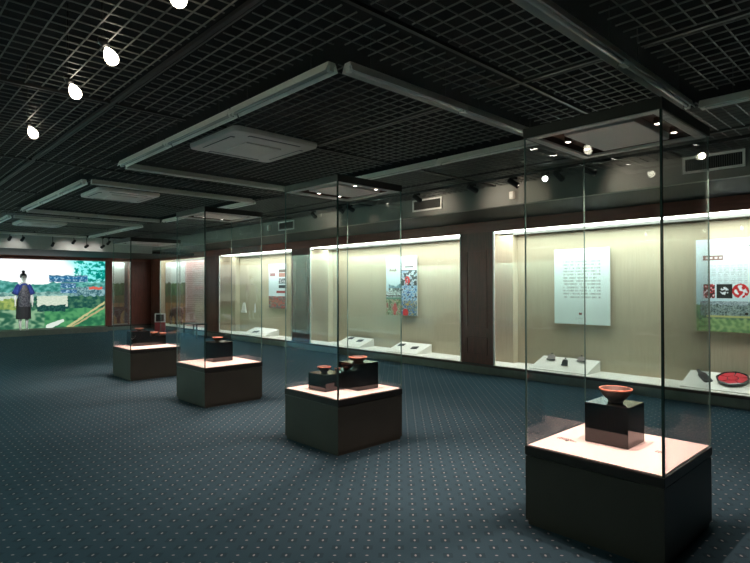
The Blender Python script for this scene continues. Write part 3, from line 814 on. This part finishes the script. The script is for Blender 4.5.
def wide_panel(u, v):
    # 1.5 wide; the photo shows the left 40 %
    x = u * 1.5; z = v * 1.245
    c = mixc((.74, .88, .92), (.95, 1., 1.), sstep(.2, 1., v) * .7 + .3 * sstep(0, .25, u))
    n2 = nz(x, z, 22, 2.)
    if v < .29 + .015 * n2: c = mixc((.32, .46, .38), (.50, .64, .46), sstep(-.5, .5, n2))
    if v < .14 + .02 * n2: c = mixc((.42, .58, .38), (.62, .74, .50), sstep(-.5, .5, n2))
    if .17 < v < .33 and x > .05: 
        c = mixc(c, photo(x, v, 0, .3, .2, .3, [(.15, .2, .25), (.75, .82, .85), (.3, .36, .4)], 9, 7), .75)
    if .155 < v < .175 and x > .12: c = (.75, .75, .50)
    if .77 < v < .825 and .08 < x < .32: c = (.50, .40, .38) if (abs(((x - .1) * 18) % 1 - .5) > .3 or not .785 < v < .81) else (.88, .84, .82)
    if strokes(u, v, 1.5, 1.245, .09, .40, .52, .72, .016, .012): c = mixc(c, (.55, .62, .64), .45)
    if .36 < v < .515 and .085 < x < .225: c = photo(x, v, .09, .22, .36, .5, [K_, (.25, .1, .1), R_, W_], 5, 3)
    if .36 < v < .515 and .245 < x < .425:
        c = (.05, .08, .10) if math.hypot(x - .335, (v - .44) * 1.245) > .05 or nz(x, v, 40) < -.1 else W_
    d = math.hypot(x - .52, (v - .44) * 1.245)
    if d < .095: c = mixc(R_, W_, 1 if nz(x, v, 24, 5) > .08 else 0)
    for (x0, x1, y0, y1, sd) in ((.63, .8, .66, .755, 1), (.63, .8, .535, .645, 2), (.63, .8, .38, .515, 3), (.85, 1.35, .4, .75, 4)):
        if x0 < x < x1 and y0 < v < y1: c = photo(x, v, x0, x1, y0, y1, [K_, (.2, .25, .28), W_, K_], 5, sd)
    if math.hypot(x - .585, (v - .20) * 1.245) < .02: c = (.05, .06, .05)
    if .90 < v < .925 and .60 < x < .85 and nz(x, v, 50) > -.1: c = (.25, .3, .3)
    return c
# mirrored in Y: the print's left edge is at the larger Y
board(.92, 2.42, .880, 2.125, wide_panel, 'wide landscape panel with ornament photographs at the right edge', 230, 190)

# ------------------------------------------------------------------ sloped plinths and their exhibits
ZL = .1655
def wedge_plane(x): return .178 + (x - 7.92) * (.345 - .178) / .5
def wedge(y0, y1, label):
    m = MB()
    p = [(7.92, ZL), (8.42 - .03, ZL), (8.42 - .03, wedge_plane(8.39)), (7.92, wedge_plane(7.92))]
    v = [(x, y0, z) for x, z in p] + [(x, y1, z) for x, z in p]
    m.add(v, [(0, 1, 2, 3), (7, 6, 5, 4), (0, 4, 5, 1), (1, 5, 6, 2), (2, 6, 7, 3), (3, 7, 4, 0)])
    return tag(m.build('sloped_plinth', M['ledge']), label, 'display plinth', 'white sloped plinths in the display windows')
wedge(3.76, 4.72, 'white sloped plinth with three silver ornaments, below the text panel')
wedge(1.30, 2.49, 'white sloped plinth with the red tray at the right edge')
wedge(7.18, 8.02, 'white sloped plinth right of the middle showcase, with two dark tablets')
wedge(8.86, 9.72, 'white sloped plinth seen through the middle showcase, with two dark tablets')
wedge(12.62, 13.82, 'white sloped plinth in the third display window')
SL = math.atan2(.345 - .178, .5)
def on_wedge(x, y, rz=0., lift=.001):
    return Matrix.Translation((x, y, wedge_plane(x) + lift)) @ Matrix.Rotation(-SL, 4, 'Y') @ Matrix.Rotation(rz, 4, 'Z')
# local frame on the slope: +X runs up the slope, +Y to the left
def ornament(x, y, mat, label, w=.07, d=.052, rz=0.):
    t = thing('silver_ornament', label, 'ornament', (0, 0, 0), 0, 'silver ornaments on the sloped plinth'); t.matrix_world = on_wedge(x, y, rz, .058) @ Matrix.Rotation(-math.radians(52), 4, 'Y')
    m = MB()
    v = [(-d, -w, 0), (d * .3, -w * .92, 0), (d * .75, -w * .6, 0), (d * .75, w * .6, 0), (d * .3, w * .92, 0), (-d, w, 0)]
    v2 = [(a * .85, b * .85, .022) for a, b, c in v]
    n = 6
    m.add(v + v2, [tuple(range(n - 1, -1, -1)), tuple(range(n, 2 * n))] + [(k, (k + 1) % n, n + (k + 1) % n, n + k) for k in range(n)])
    m.build('plate', mat, t)
    MB().box((-d * 1.12, -w * 1.05, 0), (-d * .80, w * 1.05, .026), bev=.003).build('lower_bar', M['darksilver'], t)
    MB().lathe([(.012, 0), (.013, .012), (.006, .022)], 12, Matrix.Translation((d * 1.05, 0, 0))).build('loop', M['darksilver'], t)
ornament(8.25, 4.50, M['silver'], 'leftmost of the three silver ornaments, pale and pinkish')
ornament(8.12, 4.20, M['darksilver'], 'middle one of the three ornaments, dark and placed lowest', w=.05, d=.055)
ornament(8.28, 4.01, M['silver'], 'rightmost of the three ornaments, brownish, behind a glass edge', w=.06, d=.045)
def tablet(x, y, label, w=.075, d=.055, lift=.001):
    t = thing('dark_tablet', label, 'tablet', (0, 0, 0), 0, 'dark tablets on the sloped plinths'); t.matrix_world = on_wedge(x, y, .25, lift)
    MB().box((-d, -w, 0), (d, w, .012), bev=.003).build('plate', M['darksilver'], t)
    MB().box((-d * .7, -w * .8, .012), (d * .7, w * .8, .015)).build('inset', M['slot'], t)
tablet(8.234, 7.86, 'left dark tablet on the plinth right of the middle showcase')
tablet(8.169, 7.44, 'right dark tablet on the plinth right of the middle showcase')
tablet(8.295, 9.53, 'left dark tablet on the plinth seen through the middle showcase')
tablet(8.225, 9.14, 'right dark tablet on the plinth seen through the middle showcase')
tablet(8.10, 13.33, 'dark tablet lying on the grey sheet in the third display window', .11, .05, .009)
tag(MB().box((-.17, -.42, 0), (.17, .42, .006)).build('printed_sheet', M['sheet'] if 'sheet' in M else M['white']), 'pale grey printed sheet lying on the plinth in the third display window', 'sheet').matrix_world = on_wedge(8.23, 13.10)
# paddle
t = thing('dark_paddle', 'dark paddle-shaped tool on the plinth left of the red tray', 'tool'); t.matrix_world = on_wedge(8.235, 2.29, .61) @ Matrix.Scale(1.22, 4)
m = MB()
prof = [(-.145, .030), (-.13, .045), (.05, .045), (.085, .020), (.15, .018), (.155, .010)]
v = []
for x_, w_ in prof: v += [(x_, w_, 0), (x_, -w_, 0), (x_, -w_ * .8, .02), (x_, w_ * .8, .02)]
f = [(0, 1, 2, 3)[::-1], tuple(range(20, 24))]
for k in range(5):
    for j in range(4): f.append((k * 4 + j, k * 4 + (j + 1) % 4, k * 4 + 4 + (j + 1) % 4, k * 4 + 4 + j))
m.add(v, f); m.build('blade', M['darksilver'], t)
MB().box((-.11, -.03, .0205), (.03, .03, .023)).build('inset', M['slot'], t)
# round lacquer tray
t = thing('lacquer_tray', 'round black and red divided tray on the plinth at the right edge', 'tray'); t.matrix_world = on_wedge(8.20, 1.945)
R = .180
m = MB()
n = 16
def ringpts(fr, z):
    return [(R * fr * (1 + .03 * math.cos(8 * 2 * PI * k / 64)) * math.cos(2 * PI * k / 64), R * fr * (1 + .03 * math.cos(8 * 2 * PI * k / 64)) * math.sin(2 * PI * k / 64), z) for k in range(64)]
rows = [ringpts(.86, 0), ringpts(1., .014), ringpts(1.02, .046), ringpts(.96, .050), ringpts(.92, .036), ringpts(.90, .030)]
v = sum(rows, []); f = [tuple(range(63, -1, -1)), tuple(range(5 * 64, 6 * 64))]
for r in range(5):
    for k in range(64): f.append((r * 64 + k, r * 64 + (k + 1) % 64, (r + 1) * 64 + (k + 1) % 64, (r + 1) * 64 + k))
m.add(v, f); m.build('tray_body', M['lacq_black'], t)
for k in range(5):
    a0 = 2 * PI * k / 5 + .07; a1 = 2 * PI * (k + 1) / 5 - .07; v = []; s = 12
    for j in range(s + 1):
        a = a0 + (a1 - a0) * j / s
        v += [(R * .38 * math.cos(a), R * .38 * math.sin(a), .031), (R * .88 * math.cos(a), R * .88 * math.sin(a), .031),
              (R * .88 * math.cos(a), R * .88 * math.sin(a), .041), (R * .38 * math.cos(a), R * .38 * math.sin(a), .041)]
    f = [(0, 1, 2, 3), tuple(range(s * 4 + 3, s * 4 - 1, -1))]
    for j in range(s):
        for q in range(4): f.append((j * 4 + q, j * 4 + 4 + q, j * 4 + 4 + (q + 1) % 4, j * 4 + (q + 1) % 4))
    MB().add(v, f).build('red_compartment', M['lacq_red'], t)
MB().lathe([(R * .30, .031), (R * .30, .042)], 24).build('centre_compartment', M['lacq_red'], t)

# solid white shapes on the back wall imitating reflections in the showcase glass
def reflection_shape(y, z, w, hh, label):
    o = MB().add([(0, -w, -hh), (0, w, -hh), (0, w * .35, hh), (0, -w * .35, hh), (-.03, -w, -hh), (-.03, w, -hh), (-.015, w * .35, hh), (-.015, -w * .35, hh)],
                 [(0, 1, 2, 3), (7, 6, 5, 4), (0, 4, 5, 1), (1, 5, 6, 2), (2, 6, 7, 3), (3, 7, 4, 0)]).build('modelled_reflection', M['plain_white'], None, (8.445, y, z))
    return tag(o, label, 'reflection_shape', 'modelled glass reflections in the third display window')
reflection_shape(14.55, .88, .15, .15, 'middle white shape imitating a glass reflection on the back wall of the third display window')
reflection_shape(13.93, .88, .03, .13, 'narrow white shape imitating a glass reflection nearest the pale panel')
o = reflection_shape(15.15, .86, .10, .14, 'leftmost small white shape imitating a glass reflection by the dark pillar')

# ------------------------------------------------------------------ mannequin by the screen
def skin(name, pts, edges, radii, mat, parent, sub=2, root=0):
    me = bpy.data.meshes.new(name); me.from_pydata(pts, edges, []); me.update()
    o = bpy.data.objects.new(name, me); C.objects.link(o); o.parent = parent
    md = o.modifiers.new('skin', 'SKIN')
    sv = me.skin_vertices[0].data if me.skin_vertices else None
    if sv is None:
        bpy.context.view_layer.objects.active = o
        bpy.ops.mesh.customdata_skin_add(); sv = me.skin_vertices[0].data
    for i, r in enumerate(radii): sv[i].radius = (r, r) if not isinstance(r, tuple) else r; sv[i].use_root = (i == root)
    md.use_smooth_shade = True
    s = o.modifiers.new('subsurf', 'SUBSURF'); s.levels = sub; s.render_levels = sub
    me.materials.append(mat); return o
MZ = .1815
mq = thing('mannequin', 'white mannequin with a blue top, patterned apron and black skirt before the lit screen', 'mannequin', (3.86, 19.985 - .0, MZ), PI * 0)
mq.location = (3.80, 19.79, 0.0)
# low step that carries the mannequin
st = tag(MB().box((-.0, 19.60, .0), (6.2, 19.955, .174)).build('low_platform', M['plinth']), 'low grey platform running along the foot of the lit screen', 'platform')
P = {}; pts = []; rad = []; edges = []
def jv(n, p, r, link=None):
    P[n] = len(pts); pts.append(p); rad.append(r)
    if link is not None: edges.append((P[link], P[n]))
Z0 = .184
jv('pelvis', (0, 0, Z0 + .92), (.145, .10)); jv('waist', (0, 0, Z0 + 1.06), (.115, .085), 'pelvis'); jv('chest', (0, 0, Z0 + 1.27), (.145, .10), 'waist')
jv('neckb', (0, 0, Z0 + 1.42), .055, 'chest'); jv('neck', (0, -.005, Z0 + 1.48), .045, 'neckb'); jv('jaw', (0, -.02, Z0 + 1.54), (.055, .065), 'neck')
jv('head', (0, -.012, Z0 + 1.62), (.075, .088), 'jaw'); jv('crown', (0, 0, Z0 + 1.69), (.055, .065), 'head')
for s, n in ((1, 'l'), (-1, 'r')):
    jv('sh' + n, (s * .165, 0, Z0 + 1.37), .050, 'neckb'); jv('el' + n, (s * .215, .01, Z0 + 1.10), .036, 'sh' + n); jv('wr' + n, (s * .225, -.02, Z0 + .87), .024, 'el' + n)
    jv('pa' + n, (s * .225, -.03, Z0 + .80), (.030, .016), 'wr' + n)
    for k, (dy, ln) in enumerate(((.024, .070), (.008, .082), (-.008, .086), (-.022, .072))):
        jv('f%s%d' % (n, k), (s * .226, -.035 + dy, Z0 + .745), .0085, 'pa' + n); jv('g%s%d' % (n, k), (s * .220, -.04 + dy, Z0 + .745 - ln * .6), .0075, 'f%s%d' % (n, k))
    jv('t1' + n, (s * .215, -.062, Z0 + .79), .010, 'pa' + n); jv('t2' + n, (s * .210, -.078, Z0 + .755), .008, 't1' + n)
    jv('hip' + n, (s * .085, 0, Z0 + .84), .085, 'pelvis'); jv('kn' + n, (s * .09, -.01, Z0 + .48), .052, 'hip' + n); jv('cf' + n, (s * .09, .01, Z0 + .34), .052, 'kn' + n)
    jv('an' + n, (s * .085, .02, Z0 + .085), .032, 'cf' + n); jv('hl' + n, (s * .085, .03, Z0 + .034), .032, 'an' + n); jv('to' + n, (s * .095, -.12, Z0 + .022), (.040, .020), 'hl' + n)
body = skin('body', pts, edges, rad, M['mannequin'], mq)
def face_bits(par):
    for s in (-1, 1):
        MB().lathe([(.001, -.004), (.007, -.002), (.009, 0), (.007, .003), (.001, .005)], 12, Matrix.Translation((s * .027, -.094, Z0 + 1.615)) @ Matrix.Rotation(PI / 2, 4, 'X'), cap=False).build('eye', M['hair'], par)
        MB().lathe([(.001, -.01), (.012, -.006), (.016, 0), (.012, .006), (.001, .01)], 12, Matrix.Translation((s * .078, 0, Z0 + 1.60)) @ Matrix.Rotation(PI / 2, 4, 'Y'), cap=False).build('ear', M['mannequin'], par)
    MB().add([(-.011, -.093, Z0 + 1.575), (.011, -.093, Z0 + 1.575), (0, -.112, Z0 + 1.578), (0, -.094, Z0 + 1.625)], [(0, 1, 2), (0, 2, 3), (2, 1, 3)]).build('nose', M['mannequin'], par)
    MB().box((-.020, -.094, Z0 + 1.548), (.020, -.086, Z0 + 1.555), bev=.002).build('mouth', M['red'], par)
face_bits(mq)
def loft(rings, n=32, mat4=None, folds=0., fn=8):
    m = MB(); v = []
    for (z, rx, ry, cy) in rings:
        for k in range(n):
            a = 2 * PI * k / n; w = 1 + folds * math.cos(fn * a)
            v.append((rx * w * math.cos(a), cy + ry * w * math.sin(a), z))
    f = []
    for i in range(len(rings) - 1):
        for k in range(n): f.append((i * n + k, i * n + (k + 1) % n, (i + 1) * n + (k + 1) % n, (i + 1) * n + k))
    return m.add(v, f, True, mat4)
# hair: cap with top knot
hr = MB()
v = []; f = []
prof = [(.088, 1.60), (.094, 1.64), (.092, 1.68), (.078, 1.715), (.050, 1.735), (.034, 1.745), (.042, 1.765), (.048, 1.79), (.040, 1.815), (.018, 1.83), (.001, 1.832)]
hr.lathe([(r, z + Z0) for r, z in prof], 28, Matrix.Translation((0, .040, .012)), cap=False)
hr.build('hair', M['hair'], mq)
loft([(Z0 + .98, .165, .125, 0), (Z0 + 1.06, .15, .12, 0), (Z0 + 1.25, .175, .135, 0), (Z0 + 1.36, .16, .12, 0), (Z0 + 1.42, .10, .085, 0), (Z0 + 1.445, .062, .062, 0)]).build('blue_top', M['blue'], mq)
for s in (-1, 1):
    a = Vector((s * .13, 0, Z0 + 1.385)); b_ = Vector((s * .225, .01, Z0 + 1.10)); d = (b_ - a)
    q = d.to_track_quat('Z', 'Y').to_matrix().to_4x4(); q.translation = a
    MB().lathe([(.030, -.03), (.062, 0), (.078, .08), (.088, d.length * .7), (.094, d.length), (.088, d.length), (.080, d.length * .7)], 20, q, cap=False).build('sleeve', M['blue'], mq)
loft([(Z0 + .34, .200, .155, 0), (Z0 + .36, .198, .155, 0), (Z0 + .70, .190, .145, 0), (Z0 + .95, .172, .132, 0), (Z0 + 1.0, .155, .120, 0)], 48, folds=.03, fn=12).build('skirt', M['skirt'], mq)
def apron_pic(u, v):
    n = nz(u, v, 26, 1.) + .6 * nz(u, v, 60, 2.)
    return mixc((.14, .16, .20), (.40, .40, .43), sstep(-.1, .3, n))
ap = []
nxa, nya = 24, 40; v = []; f = []; col = []
for j in range(nya + 1):
    tt = j / nya; z = Z0 + .72 + tt * .66
    half = .15 + .01 * math.sin(tt * 3) if tt < .62 else .15 - (tt - .62) / .38 * .10
    for i in range(nxa + 1):
        u = i / nxa; xx = (u - .5) * 2 * half
        yy = -.155 * math.sqrt(max(0, 1 - (xx / .215) ** 2)) - .004 + (.0 if tt < .8 else (tt - .8) * .10)
        v.append((xx, yy, z)); c_ = apron_pic(u, tt); col += [c_[0] ** 2.2, c_[1] ** 2.2, c_[2] ** 2.2, 1]
nv = len(v)
v += [(a, b + .006, c) for a, b, c in v]; col += col
for j in range(nya):
    for i in range(nxa):
        a = j * (nxa + 1) + i; f.append((a, a + 1, a + nxa + 2, a + nxa + 1)); f.append((nv + a, nv + a + nxa + 1, nv + a + nxa + 2, nv + a + 1))
me = bpy.data.meshes.new('apron'); me.from_pydata(v, [], f); me.update()
at = me.color_attributes.new('picture', 'FLOAT_COLOR', 'POINT'); at.data.foreach_set('color', col); me.materials.append(M['print'])
apo = bpy.data.objects.new('apron', me); C.objects.link(apo); apo.parent = mq

# ------------------------------------------------------------------ ox figures in the corner windows
def ox(x, y, z, rz, label, s=1.):
    t = thing('animal_figure', label, 'animal figure', (x, y, z), rz, 'dark brown animal figures in the corner windows')
    pts = []; rad = []; ed = []
    def a(p, r, l=None):
        pts.append(tuple(c * s for c in p)); rad.append(r * s if not isinstance(r, tuple) else (r[0] * s, r[1] * s))
        if l is not None: ed.append((l, len(pts) - 1))
        return len(pts) - 1
    r0 = a((0, 0, .52), .15); r1 = a((-.28, 0, .53), .15, r0); r2_ = a((.25, 0, .55), .155, r0); n1 = a((.42, 0, .62), .095, r2_); h1 = a((.52, 0, .58), .075, n1); h2 = a((.60, 0, .44), .045, h1)
    tl = a((-.42, 0, .56), .03, r1); a((-.48, 0, .30), .015, tl)
    for sx in (-.28, .25):
        for sy in (-1, 1):
            k = a((sx, sy * .09, .36), .06, r1 if sx < 0 else r2_); k2 = a((sx + (.03 if sx < 0 else -.01), sy * .09, .19), .035, k); a((sx, sy * .09, .03), .032, k2)
    skin('body', pts, ed, rad, M['ox'], t)
    for sy in (-1, 1):
        MB().tube((.50 * s, sy * .05 * s, .64 * s), (.50 * s, sy * .15 * s, .72 * s), .018 * s, .004 * s).build('horn', M['hair'], t)
ox(6.60, YF + .45, .181, 0, 'dark brown animal figure behind the narrow window right of the lit screen', .9)
ox(8.02, 18.35, .166, -PI * .5, 'dark brown animal figure in the last display window of the right wall', .95)

# red box stand near the corner
t = thing('red_stand', 'small red box stand with a white framed top, near the far corner', 'stand', (7.30, 17.95, 0), -.5)
MB().box((-.16, -.12, .03), (.16, .12, .34), bev=.01).build('box', M['red'], t)
for sx in (-1, 1):
    for sy in (-1, 1): MB().box((sx * .13 - .015, sy * .09 - .015, 0), (sx * .13 + .015, sy * .09 + .015, .032)).build('foot', M['blackmetal'], t)
fm = MB()
for a, q in (((-.16, .345), (.16, .375)), ((-.16, .60), (.16, .63)), ((-.16, .375), (-.125, .60)), ((.125, .375), (.16, .60))): fm.box((a[0], -.10, a[1]), (q[0], .04, q[1]))
fm.build('white_frame', M['plain_white'], t); MB().box((-.125, -.06, .375), (.125, -.02, .60)).build('dark_panel', M['slot'], t)
# metal bench
t = thing('metal_bench', 'low dark metal framed bench by the far end of the display wall', 'bench', (7.30, 15.4, 0))
MB().box((-.17, -.45, .40), (.17, .45, .43), bev=.005).build('seat', M['blackmetal'], t)
for sx in (-1, 1):
    for sy in (-1, 1): MB().box((sx * .15 - .015, sy * .42 - .015, 0), (sx * .15 + .015, sy * .42 + .015, .40)).build('leg', M['blackmetal'], t)

# ------------------------------------------------------------------ light and view
w = bpy.data.worlds.new('world'); SC.world = w; w.use_nodes = True
w.node_tree.nodes['Background'].inputs[0].default_value = (.02, .025, .03, 1); w.node_tree.nodes['Background'].inputs[1].default_value = 1
SC.view_settings.view_transform = 'Standard'; SC.view_settings.look = 'None'; SC.view_settings.gamma = 1; SC.view_settings.use_curve_mapping = False
SC.view_settings.exposure = 1.6
cy = SC.cycles
cy.max_bounces = 12; cy.diffuse_bounces = 5; cy.glossy_bounces = 5; cy.transparent_max_bounces = 64; cy.transmission_bounces = 4
cy.sample_clamp_indirect = 4; cy.caustics_reflective = False; cy.caustics_refractive = False
cy.use_denoising = True
